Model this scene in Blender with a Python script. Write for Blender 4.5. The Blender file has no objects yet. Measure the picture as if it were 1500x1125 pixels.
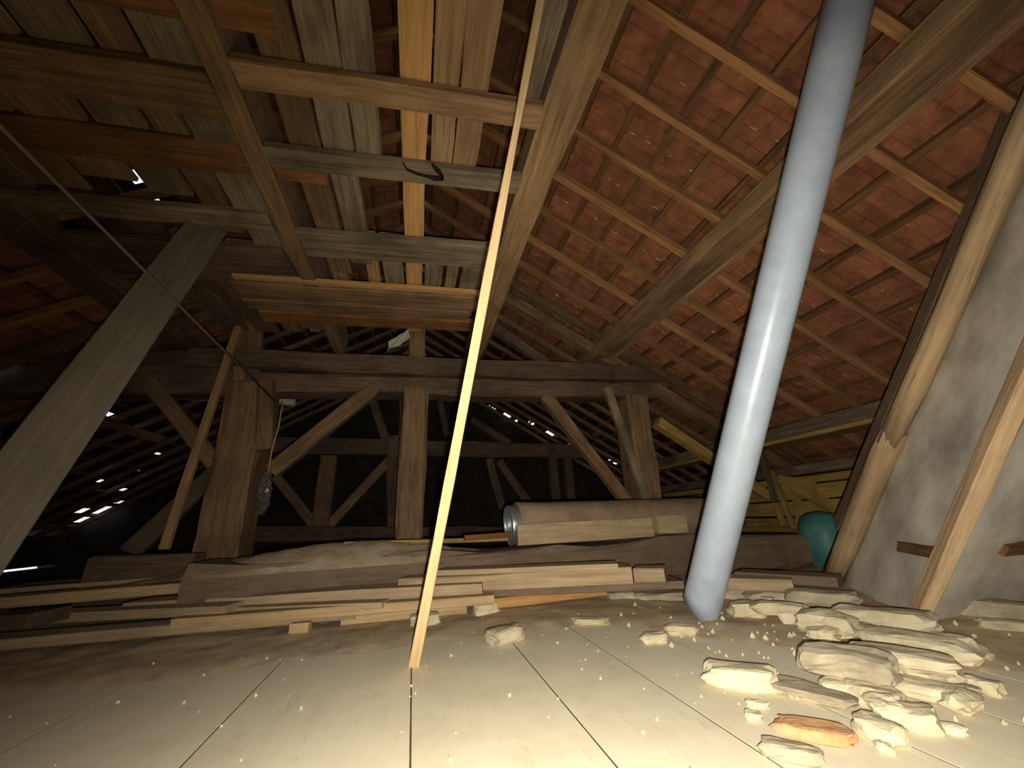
import bpy, math, random
from mathutils import Vector, Matrix, noise

# ------------------------------------------------------------------ camera, sky, lamp, exposure
S = 1.2                     # model units -> metres
H = 0.5                     # lens height above the floor (the photographer looks out of a hatch)
F = 560.0                   # focal length for a 1500 px wide frame
RM = Matrix(((0.9704502, -0.03358475, 0.23895288),
             (-0.23620045, -0.33475305, 0.91222242),
             (-0.04935344, 0.94170721, 0.3327939)))
sc = bpy.context.scene
C = sc.collection
cam_d = bpy.data.cameras.new('camera'); cam = bpy.data.objects.new('camera', cam_d); C.objects.link(cam)
cam_d.sensor_width = 36.0; cam_d.lens = F/1500*36.0; cam_d.clip_start = 0.02
m4 = Matrix.Identity(4)
for r in range(3):
    m4[r][0] = RM[r][0]; m4[r][1] = RM[r][1]; m4[r][2] = -RM[r][2]
m4[2][3] = H*S
cam.matrix_world = m4
sc.camera = cam

sc.view_settings.view_transform = 'Standard'
sc.view_settings.look = 'None'
sc.view_settings.gamma = 1.0
sc.view_settings.exposure = 0.0
sc.view_settings.use_curve_mapping = False
w = bpy.data.worlds.new('sky'); sc.world = w; w.use_nodes = True
w.node_tree.nodes['Background'].inputs[0].default_value = (0.85, 0.92, 1.0, 1)
w.node_tree.nodes['Background'].inputs[1].default_value = 1.1

LAMP_POWER = 292.0
LAMP_AIM = (930, 830)
ld = bpy.data.lights.new('phone_flash', 'SPOT'); lamp = bpy.data.objects.new('phone_flash', ld); C.objects.link(lamp)
ld.energy = LAMP_POWER; ld.spot_size = math.radians(165); ld.spot_blend = 1.0; ld.shadow_soft_size = 0.012
ld.color = (1.0, 0.93, 0.80)
lamp.location = Vector((0.02, 0.0, H-0.04))*S

def ray(x, y): return RM @ Vector((x-750.0, 562.5-y, F))
O = Vector((0, 0, H))
def PP(x, y, ax, v):
    """where the sight line of a photo pixel meets the plane  axis = v  of the model"""
    d = ray(x, y); return O + d*((v-O[ax])/d[ax])
def PX(x, y, v): return PP(x, y, 0, v)
def PY(x, y, v): return PP(x, y, 1, v)
def PZ(x, y, v=0.0): return PP(x, y, 2, v)
def PD(x, y, depth): return O + ray(x, y)*(depth/F)
lamp.rotation_euler = ray(*LAMP_AIM).to_track_quat('-Z', 'Y').to_euler()

# ------------------------------------------------------------------ materials
def srgb(c): return tuple(((v/255)/12.92 if v <= 10 else (((v/255)+0.055)/1.055)**2.4) for v in c)+(1,)
def nodes(name, rough=0.85, spec=0.25):
    m = bpy.data.materials.new(name); m.use_nodes = True
    nt = m.node_tree; b = nt.nodes['Principled BSDF']
    b.inputs['Roughness'].default_value = rough
    b.inputs['Specular IOR Level'].default_value = spec
    return m, nt, b
def coords(nt, scale, spread=7.0):
    tc = nt.nodes.new('ShaderNodeTexCoord'); oi = nt.nodes.new('ShaderNodeObjectInfo')
    mul = nt.nodes.new('ShaderNodeMath'); mul.operation = 'MULTIPLY'; mul.inputs[1].default_value = spread*13
    nt.links.new(oi.outputs['Random'], mul.inputs[0])
    add = nt.nodes.new('ShaderNodeVectorMath'); add.operation = 'ADD'
    nt.links.new(tc.outputs['Object'], add.inputs[0]); nt.links.new(mul.outputs[0], add.inputs[1])
    mp = nt.nodes.new('ShaderNodeMapping'); mp.inputs['Scale'].default_value = scale
    nt.links.new(add.outputs[0], mp.inputs['Vector'])
    return mp.outputs[0], add.outputs[0], oi
def noise_n(nt, vec, scale, detail=5, rough=0.6, dist=0.0):
    n = nt.nodes.new('ShaderNodeTexNoise'); n.inputs['Scale'].default_value = scale
    n.inputs['Detail'].default_value = detail; n.inputs['Roughness'].default_value = rough
    n.inputs['Distortion'].default_value = dist
    nt.links.new(vec, n.inputs['Vector']); return n.outputs['Fac']
def ramp(nt, fac, stops):
    r = nt.nodes.new('ShaderNodeValToRGB'); e = r.color_ramp.elements
    while len(e) < len(stops): e.new(0.5)
    for el, (p, c) in zip(e, stops): el.position = p; el.color = c
    nt.links.new(fac, r.inputs[0]); return r.outputs[0]
def mixc(nt, fac, a, b, mode='MIX'):
    m = nt.nodes.new('ShaderNodeMix'); m.data_type = 'RGBA'; m.blend_type = mode
    for s, v in ((m.inputs[0], fac), (m.inputs[6], a), (m.inputs[7], b)):
        if hasattr(v, 'links'): nt.links.new(v, s)
        else: s.default_value = v
    return m.outputs[2]
def bump(nt, b, h, strength, dist=0.01):
    n = nt.nodes.new('ShaderNodeBump'); n.inputs['Strength'].default_value = strength; n.inputs['Distance'].default_value = dist
    nt.links.new(h, n.inputs['Height']); nt.links.new(n.outputs[0], b.inputs['Normal'])
def g(v): return (v, v, v, 1)

def wood(name, light, dark, dust=0.0, dustc=(150, 135, 112), grain=1.0, var=0.25, stain=0.5, bmp=0.55):
    m, nt, b = nodes(name, 0.85, 0.2)
    v, raw, oi = coords(nt, (1.3, 22*grain, 22*grain))
    n1 = noise_n(nt, v, 1.6, 7, 0.65, 0.6)
    col = ramp(nt, n1, [(0.28, srgb(dark)), (0.62, srgb(light)), (0.8, srgb(tuple(min(255, c*1.12) for c in light)))])
    n2 = noise_n(nt, raw, 2.3, 4, 0.6)
    st = ramp(nt, n2, [(0.35, g(1-stain*0.55)), (0.6, g(1.0))])
    col = mixc(nt, 1.0, col, st, 'MULTIPLY')
    vr = nt.nodes.new('ShaderNodeMapRange'); vr.inputs[3].default_value = 1-var; vr.inputs[4].default_value = 1+var*0.6
    nt.links.new(oi.outputs['Random'], vr.inputs[0])
    col = mixc(nt, 1.0, col, vr.outputs[0], 'MULTIPLY')
    # dark knots / cracks
    n3 = noise_n(nt, v, 3.5, 3, 0.5, 2.0)
    kn = ramp(nt, n3, [(0.30, g(0.35)), (0.36, g(1.0))])
    col = mixc(nt, 0.6, col, kn, 'MULTIPLY')
    if dust > 0:
        geo = nt.nodes.new('ShaderNodeNewGeometry'); sp = nt.nodes.new('ShaderNodeSeparateXYZ'); nt.links.new(geo.outputs['Normal'], sp.inputs[0])
        up = nt.nodes.new('ShaderNodeMapRange'); up.inputs[1].default_value = -0.3; up.inputs[2].default_value = 0.8
        up.inputs[3].default_value = dust*0.35; up.inputs[4].default_value = min(1, dust*1.3); nt.links.new(sp.outputs[2], up.inputs[0])
        nd = noise_n(nt, raw, 5, 6, 0.7)
        dm = nt.nodes.new('ShaderNodeMath'); dm.operation = 'MULTIPLY'
        rr = ramp(nt, nd, [(0.3, g(0.35)), (0.65, g(1))])
        nt.links.new(rr, dm.inputs[0]); nt.links.new(up.outputs[0], dm.inputs[1])
        col = mixc(nt, dm.outputs[0], col, srgb(dustc))
    nt.links.new(col, b.inputs['Base Color'])
    bump(nt, b, n1, bmp, 0.012)
    return m
def mottled(name, c1, c2, scale=6, rough=0.9, bmp=0.5, c3=None, var=0.15, spec=0.2, detail=7):
    m, nt, b = nodes(name, rough, spec)
    v, raw, oi = coords(nt, (1, 1, 1))
    n1 = noise_n(nt, v, scale, detail, 0.65)
    st = [(0.32, srgb(c1)), (0.62, srgb(c2))]
    if c3: st.append((0.78, srgb(c3)))
    col = ramp(nt, n1, st)
    vr = nt.nodes.new('ShaderNodeMapRange'); vr.inputs[3].default_value = 1-var; vr.inputs[4].default_value = 1+var*0.6
    nt.links.new(oi.outputs['Random'], vr.inputs[0])
    col = mixc(nt, 1.0, col, vr.outputs[0], 'MULTIPLY')
    nt.links.new(col, b.inputs['Base Color'])
    n2 = noise_n(nt, v, scale*5, 6, 0.7)
    bump(nt, b, n2, bmp, 0.008)
    return m
M = {}
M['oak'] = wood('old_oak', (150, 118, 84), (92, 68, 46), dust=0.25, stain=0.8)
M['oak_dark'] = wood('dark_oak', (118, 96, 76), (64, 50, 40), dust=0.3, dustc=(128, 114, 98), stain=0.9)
M['beam'] = wood('beam_wood', (168, 136, 96), (116, 86, 56), dust=0.1, stain=0.6)
M['plank'] = wood('plank_wood', (186, 150, 108), (138, 104, 70), dust=0.12, stain=0.5)
M['plank_grey'] = wood('grey_plank', (150, 134, 108), (96, 82, 62), dust=0.1, stain=0.9)
M['plank_new'] = wood('fresh_plank', (208, 162, 104), (178, 128, 76), stain=0.25, var=0.15)
M['plank_orange'] = wood('orange_plank', (164, 116, 70), (112, 74, 42), stain=0.8)
M['rafter'] = wood('rafter_wood', (184, 134, 86), (134, 92, 56), dust=0.1, stain=0.5)
M['batten'] = wood('batten_wood', (136, 100, 64), (84, 58, 36), stain=0.6)
M['lath'] = wood('pale_lath', (222, 192, 146), (200, 164, 114), stain=0.15, var=0.05, grain=1.6)
M['log'] = wood('peeled_log', (204, 174, 134), (160, 130, 96), dust=0.2, stain=0.4)
M['pile'] = wood('pile_wood', (190, 164, 128), (134, 110, 82), dust=0.75, dustc=(186, 166, 134), stain=0.5)
M['pile_light'] = wood('pile_light_wood', (222, 190, 142), (190, 152, 104), dust=0.35, dustc=(196, 178, 142), stain=0.3)
M['dusty'] = wood('dust_covered_timber', (128, 106, 86), (84, 66, 54), dust=0.9, dustc=(140, 120, 100), stain=0.7)
M['yellow'] = wood('yellow_pine', (186, 156, 88), (140, 108, 54), stain=0.5)
M['grey_board'] = wood('weathered_grey_board', (116, 108, 92), (92, 85, 72), dust=0.3, dustc=(112, 106, 94), stain=0.3)
M['tile'] = mottled('clay_tile', (116, 76, 54), (162, 104, 72), 9, 0.9, 0.35, c3=(178, 120, 86), var=0.25)
M['light_block'] = mottled('light_block_sheet', (40, 28, 22), (60, 44, 34), 5, 0.95, 0.3)  # colour of the added sheet that blocks sky light
M['floor'] = wood('dusty_floorboard', (226, 214, 182), (208, 194, 160), dust=0.85, dustc=(228, 218, 190), stain=0.3, var=0.05, grain=0.5, bmp=0.08)
M['sub'] = mottled('dark_subfloor', (70, 56, 42), (98, 82, 62), 6)
M['dirt'] = mottled('dust_and_dirt', (172, 150, 122), (208, 190, 158), 7, 0.95, 0.15, c3=(228, 214, 182), var=0.0)
M['stone'] = mottled('limestone_rubble', (182, 168, 136), (216, 204, 172), 6, 0.9, 0.7, var=0.12)
M['stone_grey'] = mottled('grey_rubble', (146, 134, 112), (188, 176, 148), 6, 0.9, 0.7, var=0.1)
M['brick'] = mottled('brick_fragment', (168, 122, 82), (204, 164, 118), 10, 0.9, 0.7)
M['plaster'] = mottled('grey_plaster', (158, 154, 144), (214, 207, 190), 2.4, 0.92, 0.3, c3=(226, 218, 200), var=0.0, detail=10)
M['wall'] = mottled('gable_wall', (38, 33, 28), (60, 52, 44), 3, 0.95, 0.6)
M['felt'] = mottled('rolled_felt', (126, 106, 86), (158, 136, 112), 5, 0.95, 0.4)
M['mortar'] = mottled('daylit_white', (205, 200, 185), (235, 230, 215), 9)  # near-white for the far batten, daylight put into its colour
M['straw'] = mottled('straw', (150, 118, 62), (198, 164, 98), 14, 0.9, 0.8)
m, nt, b = nodes('white_plastic_pipe', 0.34, 0.5)
v, raw, oi = coords(nt, (1, 1, 0.35)); n = noise_n(nt, v, 9, 5, 0.6)
nt.links.new(ramp(nt, n, [(0.3, srgb((158, 170, 186))), (0.65, srgb((174, 186, 200)))]), b.inputs['Base Color']); M['pipe'] = m
m, nt, b = nodes('teal_plastic', 0.5, 0.4)
v, raw, oi = coords(nt, (1, 1, 1)); n = noise_n(nt, v, 6, 5, 0.6)
nt.links.new(ramp(nt, n, [(0.3, srgb((48, 104, 104))), (0.7, srgb((82, 134, 128)))]), b.inputs['Base Color']); M['teal'] = m
m, nt, b = nodes('metal_foil', 0.35, 0.5); b.inputs['Metallic'].default_value = 0.8; b.inputs['Base Color'].default_value = srgb((170, 176, 180)); M['foil'] = m
m, nt, b = nodes('clear_plastic_film', 0.2, 0.6); b.inputs['Base Color'].default_value = srgb((128, 122, 116)); b.inputs['Alpha'].default_value = 0.5; M['film'] = m
m, nt, b = nodes('dark_cable', 0.6, 0.3); b.inputs['Base Color'].default_value = srgb((96, 82, 70)); M['cable'] = m
m, nt, b = nodes('white_cloth', 0.9, 0.1); b.inputs['Base Color'].default_value = srgb((190, 188, 172)); M['cloth'] = m

M['char'] = mottled('charred_wood', (24, 18, 14), (44, 34, 26), 12)

# ------------------------------------------------------------------ builders
def new_obj(name, verts, faces, mat, parent=None, mw=None, smooth=False):
    me = bpy.data.meshes.new(name); me.from_pydata([tuple(v) for v in verts], [], faces); me.update()
    if mat: me.materials.append(M[mat])
    if smooth:
        for p in me.polygons: p.use_smooth = True
    return link(name, me, parent, mw)
def link(name, me, parent=None, mw=None):
    o = bpy.data.objects.new(name, me); C.objects.link(o)
    if mw is None: mw = Matrix.Identity(4)
    if parent:
        o.parent = parent
        pm = parent.get('_pm'); pm = Matrix([pm[i*4:i*4+4] for i in range(4)]) if pm else Matrix.Identity(4)
        o.matrix_basis = pm.inverted() @ mw
    else:
        o.matrix_basis = mw
    o['_pm'] = [mw[i][j] for i in range(4) for j in range(4)]
    return o
def tag(o, label=None, cat=None, group=None, kind=None):
    if label: o['label'] = label
    if cat: o['category'] = cat
    if group: o['group'] = group
    if kind: o['kind'] = kind
    return o
def empty(name, loc, label=None, cat=None, group=None, kind=None):
    return tag(link(name, None, None, Matrix.Translation(loc)), label, cat, group, kind)
def frame(p0, p1, up=(0, 0, 1)):
    p0 = Vector(p0); p1 = Vector(p1); x = (p1-p0); L = x.length; x = x/L
    up = Vector(up); z = (up - x*up.dot(x)).normalized(); y = z.cross(x)
    mw = Matrix.Identity(4)
    for i in range(3): mw[i][0] = x[i]; mw[i][1] = y[i]; mw[i][2] = z[i]; mw[i][3] = p0[i]
    return mw, L
def timber_mesh(L, w0, h0, w1=None, h1=None, irr=0.04, seg=None, seed=0, ch=0.1, skew=0.0):
    """bar along +X, section w (Y) x h (Z) centred, chamfered, with uneven edges"""
    w1 = w0 if w1 is None else w1; h1 = h0 if h1 is None else h1
    seg = seg or max(2, min(16, int(L/0.22)))
    vs, fs = [], []
    mn = min(w0, h0); c = ch*mn
    for i in range(seg+1):
        t = i/seg; x = L*t; ww = (w0+(w1-w0)*t)/2; hh = (h0+(h1-h0)*t)/2
        for k, (a, bb) in enumerate(((-ww+c, -hh), (ww-c, -hh), (ww, -hh+c), (ww, hh-c), (ww-c, hh), (-ww+c, hh), (-ww, hh-c), (-ww, -hh+c))):
            q = Vector((x*2.2+seed*3.1, (k//2)*5.3+seed, seed*1.7))
            d = noise.noise_vector(q)*irr*mn*1.6
            xx = x + (skew*a if i in (0, seg) else 0)
            vs.append((xx + (d.x*0.5 if i in (0, seg) else 0), a+d.y, bb+d.z))
    for i in range(seg):
        for k in range(8):
            a = i*8+k; b2 = i*8+(k+1) % 8; fs.append((a, b2, b2+8, a+8))
    fs.append(tuple(range(7, -1, -1))); fs.append(tuple(seg*8+k for k in range(8)))
    return vs, [tuple(reversed(f)) for f in fs]
SEED = [0]
def timber(name, p0, p1, w, h, mat, parent=None, up=(0, 0, 1), irr=0.05, w1=None, h1=None, skew=0.0, ch=0.1):
    SEED[0] += 1
    mw, L = frame(p0, p1, up)
    v, f = timber_mesh(L, w, h, w1, h1, irr, seed=SEED[0], skew=skew, ch=ch)
    return new_obj(name, v, f, mat, parent, mw)
def boxpl(name, x0, x1, y0, y1, z0, z1, mat, parent=None, irr=0.04, axis=None):
    """axis aligned piece of wood, grain along its longest side"""
    d = (x1-x0, y1-y0, z1-z0); cx, cy, cz = (x0+x1)/2, (y0+y1)/2, (z0+z1)/2
    a = axis if axis is not None else max(range(3), key=lambda i: d[i])
    if a == 0: return timber(name, (x0, cy, cz), (x1, cy, cz), d[1], d[2], mat, parent, (0, 0, 1), irr)
    if a == 1: return timber(name, (cx, y0, cz), (cx, y1, cz), d[0], d[2], mat, parent, (0, 0, 1), irr)
    return timber(name, (cx, cy, z0), (cx, cy, z1), d[0], d[1], mat, parent, (0, 1, 0), irr)
def round_bar(name, pts, rads, mat, parent=None, n=14, irr=0.0, caps=True, seed=1):
    pts = [Vector(p) for p in pts]; mw, L = frame(pts[0], pts[-1], (0, 0, 1) if abs((pts[-1]-pts[0]).normalized().z) < 0.95 else (0, 1, 0))
    inv = mw.inverted(); lp = [inv @ p for p in pts]; vs, fs = [], []
    for i, p in enumerate(lp):
        for k in range(n):
            a = 2*math.pi*k/n; r = rads[i]*(1+irr*noise.noise(Vector((i*0.9+seed*7, math.cos(a)*1.5, math.sin(a)*1.5))))
            vs.append((p.x, p.y+r*math.cos(a), p.z+r*math.sin(a)))
    for i in range(len(lp)-1):
        for k in range(n): fs.append((i*n+k, (i+1)*n+k, (i+1)*n+(k+1) % n, i*n+(k+1) % n))
    fs = [tuple(reversed(f)) for f in fs]
    if caps: fs.append(tuple(reversed(range(n)))); fs.append(tuple((len(lp)-1)*n+k for k in range(n)))
    return new_obj(name, vs, fs, mat, parent, mw, smooth=True)
def lerp(a, b, t): return Vector(a)+(Vector(b)-Vector(a))*t

# ------------------------------------------------------------------ roof slopes
RX = -0.08                        # ridge line x
RZ = H+3.05+0.048                 # height of the rafters' underside at the ridge
K = 0.6                           # fall per unit
CS = 1/math.sqrt(1+K*K)
Y0, Y1 = -1.2, 7.75
def on_slope(side, s, y, lift=0.0):
    """s = horizontal run from the ridge, lift = distance above the rafters' underside"""
    return Vector((RX+side*(s+lift*K*CS), y, RZ-K*s+lift*CS))
def slope_run(side, X): return (X-RX)*side
RUN_END = {1: 4.95, -1: 5.25}
roof = {}
for side, nm, lab in ((1, 'ceiling', 'right'), (-1, 'ceiling', 'left')):
    roof[side] = empty(nm, on_slope(side, 0, 2.0), kind='structure')
up_n = {s: Vector((s*K*CS, 0, CS)) for s in (1, -1)}
# rafters
ry = [0.232+0.3675*k for k in range(21)]
for side in (1, -1):
    for i, y in enumerate(ry):
        if i < 0: continue
        a = on_slope(side, 0.03, y, 0.03); b_ = on_slope(side, RUN_END[side]-0.05, y, 0.03)
        timber('rafter', a, b_, 0.045 if i != 9 else 0.09, 0.06 if i != 9 else 0.085, 'rafter' if i < 9 else 'oak', roof[side], up_n[side], irr=0.12)
    # battens
    k = 0
    s = 0.10
    while s < RUN_END[side]-0.05:
        a = on_slope(side, s, Y0+0.05, 0.082); b_ = on_slope(side, s, Y1-0.02, 0.082)
        timber('batten', a, b_, 0.04, 0.042, 'batten', roof[side], up_n[side], irr=0.15)
        s += 0.24
# tiles : interlocking clay tile seen from below
def tile_mesh():
    # local x = down the slope, y = along the ridge, z = outward
    Lx, Wy, t = 0.31, 0.186, 0.012
    prof = [(-0.5, 0.0), (-0.42, 0.006), (-0.36, 0.0), (-0.05, 0.0), (0.0, 0.008), (0.05, 0.0), (0.36, 0.0), (0.42, -0.006), (0.5, -0.004)]
    vs, fs = [], []
    n = len(prof)
    for x, drop in ((-Lx/2, 0.0), (Lx/2, 0.0)):
        for (u, z) in prof: vs.append((x, u*Wy, z))
        for (u, z) in prof: vs.append((x, u*Wy, z+t))
    for k in range(n-1):
        fs.append((k, k+1, 2*n+k+1, 2*n+k)); fs.append((n+k, 3*n+k, 3*n+k+1, n+k+1))
    for base in (0, 2*n):
        for k in range(n-1):
            q = (base+k, base+n+k, base+n+k+1, base+k+1); fs.append(q if base == 0 else tuple(reversed(q)))
    fs.append((0, 2*n, 3*n, n)); fs.append((n-1, 2*n-1, 4*n-1, 3*n-1))
    # two nibs under the head that hook over the batten and a cross rib
    for (cx, cy, lx, ly, hz) in ((-Lx/2+0.03, -0.05, 0.014, 0.02, 0.014), (-Lx/2+0.03, 0.05, 0.014, 0.02, 0.014), (0.02, 0, 0.008, 0.14, 0.005)):
        o = len(vs)
        for dx in (-1, 1):
            for dy in (-1, 1):
                for z in (-hz, 0.004): vs.append((cx+dx*lx/2, cy+dy*ly/2, z))
        fs += [tuple(o+i for i in q) for q in ((0, 1, 3, 2), (4, 6, 7, 5), (0, 4, 5, 1), (2, 3, 7, 6), (0, 2, 6, 4), (1, 5, 7, 3))]
    return vs, fs
tv, tf = tile_mesh()
tme = bpy.data.meshes.new('roof_tile'); tme.from_pydata(tv, [], tf); tme.materials.append(M['tile']); tme.update()
HOLES = {1: [], -1: []}
def hole(side, px, py, hs, hy):
    """a missing patch in the slope that the photo shows as daylight"""
    d = ray(px, py); n = Vector((K*side, 0, 1)); c = RZ+0.09-H+K*RX*side
    p = O + d*(c/n.dot(d)); HOLES[side].append((slope_run(side, p.x), p.y, hs, hy))
rnd = random.Random(5)
for (px, py, a, b_) in [(12, 533, .03, .10), (35, 534, .025, .06), (42, 576, .03, .12), (66, 583, .03, .05), (165, 745, .05, .14), (185, 741, .04, .12), (135, 752, .06, .16),
                        (148, 757, .16, .16), (172, 752, .10, .14), (200, 736, .03, .1), (158, 709, .03, .05), (170, 709, .02, .04), (197, 601, .03, .07), (170, 610, .02, .04), (236, 618, .02, .04),
                        (188, 616, .02, .05), (211, 691, .03, .05), (236, 670, .02, .03), (187, 721, .02, .04), (4, 622, .02, .05), (4, 641, .02, .05), (155, 678, .02, .04),
                        (214, 268, .012, .03), (240, 302, .01, .03), (250, 313, .01, .025), (95, 340, .008, .03), (150, 775, .02, .1), (140, 793, .02, .22)]:
    hole(-1, px, py, a, b_)
for (px, py) in [(703, 596), (716, 601), (738, 611), (752, 619), (773, 622), (800, 637), (808, 641), (832, 654), (850, 664), (866, 676), (893, 680)]:
    hole(1, px, py, rnd.uniform(.02, .06), rnd.uniform(.04, .09))
def in_hole(side, s, y, pad=0.0):
    return any(abs(s-h[0]) < h[2]+pad and abs(y-h[1]) < h[3]+pad for h in HOLES[side])
tcount = {1: 0, -1: 0}
GAUGE, TW = 0.24, 0.18375
rest = {1: ([], []), -1: ([], [])}
cells = {1: [], -1: []}
for side in (1, -1):
    r = 0; s = 0.10
    while s < RUN_END[side]-0.1:
        j = 0; y = Y0+0.1
        while y < 4.6 if side == 1 else y < 4.3:
            cells[side].append((s, y)); y += TW
        s += GAUGE; r += 1
def seen(side, s, y):
    if side == 1: return y > 0.7 and y < 3.75 and (s > 0.95) and s < 4.6
    return 0.9 < y < 3.6 and 0.7 < s < 4.2
for side in (1, -1):
    lst = [c for c in cells[side] if seen(side, *c)]
    lst.sort(key=lambda c: (Vector((RX+side*c[0], c[1], RZ-K*c[0]))-O).length)
    chosen = set(lst[:300])
    for (s, y) in cells[side]:
        if in_hole(side, s+0.12, y, 0.05): continue
        mw = Matrix.Identity(4)
        xd = Vector((side*CS, 0, -K*CS)); zd = up_n[side]
        tilt = 0.05 + rnd.uniform(-0.012, 0.012); yaw = rnd.uniform(-0.015, 0.015)
        xd2 = (xd*math.cos(tilt)+zd*math.sin(tilt)+Vector((0, yaw, 0))).normalized()
        zd2 = (zd + Vector((0, 0.07+rnd.uniform(-.02, .02), 0))); zd2 = (zd2 - xd2*zd2.dot(xd2)).normalized(); yd2 = zd2.cross(xd2)
        p = on_slope(side, s+0.125, y, 0.121+rnd.uniform(-0.003, 0.003))
        for i in range(3): mw[i][0] = xd2[i]; mw[i][1] = yd2[i]; mw[i][2] = zd2[i]; mw[i][3] = p[i]
        if (s, y) in chosen:
            link('roof_tile', tme, roof[side], mw)
        else:
            vs, fs = rest[side]; o = len(vs)
            vs += [mw @ Vector(v) for v in tv]; fs += [tuple(o+i for i in f) for f in tf]
    tag(new_obj('roof_tile_cover', rest[side][0], rest[side][1], 'tile', roof[side]), kind='stuff')
vs, fs = [], []
for i in range(260):
    sx = rnd.uniform(1.0, 4.2); k = round((rnd.uniform(.8, 3.7)-Y0-.1)/TW)
    yy = Y0+.1+(k+.5)*TW+rnd.uniform(-.01, .01); c = on_slope(1, sx, yy, .108); L_ = rnd.uniform(.012, .045)
    dv = Vector((CS, 0, -K*CS))*L_/2; o = len(vs)
    for q in (-1, 1):
        for (a, b_) in ((-.003, -.004), (.003, -.003), (.003, .004), (-.003, .004)): vs.append(c+dv*q+Vector((0, a, 0))+up_n[1]*b_)
    fs += [(o, o+1, o+2, o+3), (o+7, o+6, o+5, o+4), (o, o+4, o+5, o+1), (o+1, o+5, o+6, o+2), (o+2, o+6, o+7, o+3), (o+3, o+7, o+4, o)]
tag(new_obj('mortar_slivers', vs, fs, 'stone', roof[1]), kind='stuff')
# sheet added above the tiles to keep out sky light, pierced at the gaps
for side in (1, -1):
    vs, fs, idx = [], [], {}
    st = 0.05; ns = int(RUN_END[side]/st)+1; ny = int((Y1+0.3-Y0)/st)
    lift = 0.15
    def vi(i, j, side=side, vs=vs, idx=idx):
        if (i, j) not in idx: idx[(i, j)] = len(vs); vs.append(on_slope(side, i*st, Y0+j*st, lift))
        return idx[(i, j)]
    for i in range(ns):
        for j in range(ny):
            if in_hole(side, (i+.5)*st, Y0+(j+.5)*st, 0.012): continue
            fs.append((vi(i, j), vi(i+1, j), vi(i+1, j+1), vi(i, j+1)))
    new_obj('sky_light_block', vs, fs, 'light_block', roof[side])

# ------------------------------------------------------------------ floor
floor = new_obj('floor', [(-5.4, Y0, -0.0012), (5.2, Y0, -0.0012), (5.2, Y1, -0.0012), (-5.4, Y1, -0.0012), (-5.4, Y0, -0.12), (5.2, Y0, -0.12), (5.2, Y1, -0.12), (-5.4, Y1, -0.12)],
                [(0, 1, 2, 3), (7, 6, 5, 4), (4, 5, 1, 0), (5, 6, 2, 1), (6, 7, 3, 2), (7, 4, 0, 3)], 'sub')
tag(floor, kind='structure')
pb = PZ(200, 993); pc = PZ(840, 1047)
edges = [pb.x-0.37*k for k in range(12, 0, -1)]+[pb.x, pb.x*0.5, 0.012, pc.x]+[pc.x+0.31*k for k in range(1, 16)]
edges = [e for e in edges if -5.35 < e < 5.15]
for a, b_ in zip(edges[:-1], edges[1:]):
    fb = timber('floor_board', ((a+b_)/2, Y0, -0.0245+rnd.uniform(-.0002, .0002)), ((a+b_)/2, Y1, -0.0245+rnd.uniform(-.0002, .0002)), (b_-a)-0.0045, 0.048, 'floor', floor, irr=0.001, ch=0.012)
# drifted dust and plaster crumbs over the boards
def dirt_h(x, y):
    n = noise.fractal(Vector((x*1.7, y*1.7, 0.3)), 1.0, 2.0, 5)
    n2 = noise.fractal(Vector((x*7, y*7, 3.3)), 0.9, 2.0, 4)
    m = 0.0
    m = max(m, min(1, (x-0.55-(1.9-y)*0.7)/0.6))*1.0            # right side under the rubble
    m = max(m, min(1, (y-1.75-0.12*x*0)/0.35))*1.0               # band in front of the timber
    if y > 2.6: m = min(m, 1)
    return -0.028 + 0.036*m + (0.012*n+0.006*n2)*min(1, max(0, m))
vs, fs = [], []
nx, ny = 170, 70; xa, xb, ya, yb = -3.0, 4.3, 0.35, 3.35
for j in range(ny+1):
    for i in range(nx+1):
        x = xa+(xb-xa)*i/nx; y = ya+(yb-ya)*j/ny; vs.append((x, y, dirt_h(x, y)))
for j in range(ny):
    for i in range(nx): a = j*(nx+1)+i; fs.append((a, a+1, a+nx+2, a+nx+1))
tag(new_obj('dust_layer', vs, fs, 'dirt', floor, smooth=True), kind='stuff')

# ------------------------------------------------------------------ walls that close the loft
def slab(name, pts, th, mat, kind='structure'):
    pts = [Vector(p) for p in pts]; n = (pts[1]-pts[0]).cross(pts[2]-pts[0]).normalized()*th
    k = len(pts); vs = pts+[p+n for p in pts]
    fs = [tuple(reversed(range(k))), tuple(range(k, 2*k))]+[(i, (i+1) % k, (i+1) % k+k, i+k) for i in range(k)]
    return tag(new_obj(name, vs, fs, mat), kind=kind)
eR = on_slope(1, RUN_END[1], 0, .15); eL = on_slope(-1, RUN_END[-1], 0, .15)
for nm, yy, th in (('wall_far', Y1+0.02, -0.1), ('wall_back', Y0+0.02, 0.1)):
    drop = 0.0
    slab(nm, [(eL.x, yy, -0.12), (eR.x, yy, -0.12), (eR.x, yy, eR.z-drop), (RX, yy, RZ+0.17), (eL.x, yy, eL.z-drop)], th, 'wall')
slab('wall_right', [(eR.x-0.02, Y0, -0.12), (eR.x-0.02, Y1, -0.12), (eR.x-0.02, Y1, eR.z+.02), (eR.x-0.02, Y0, eR.z+.02)], 0.1, 'wall')
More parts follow.
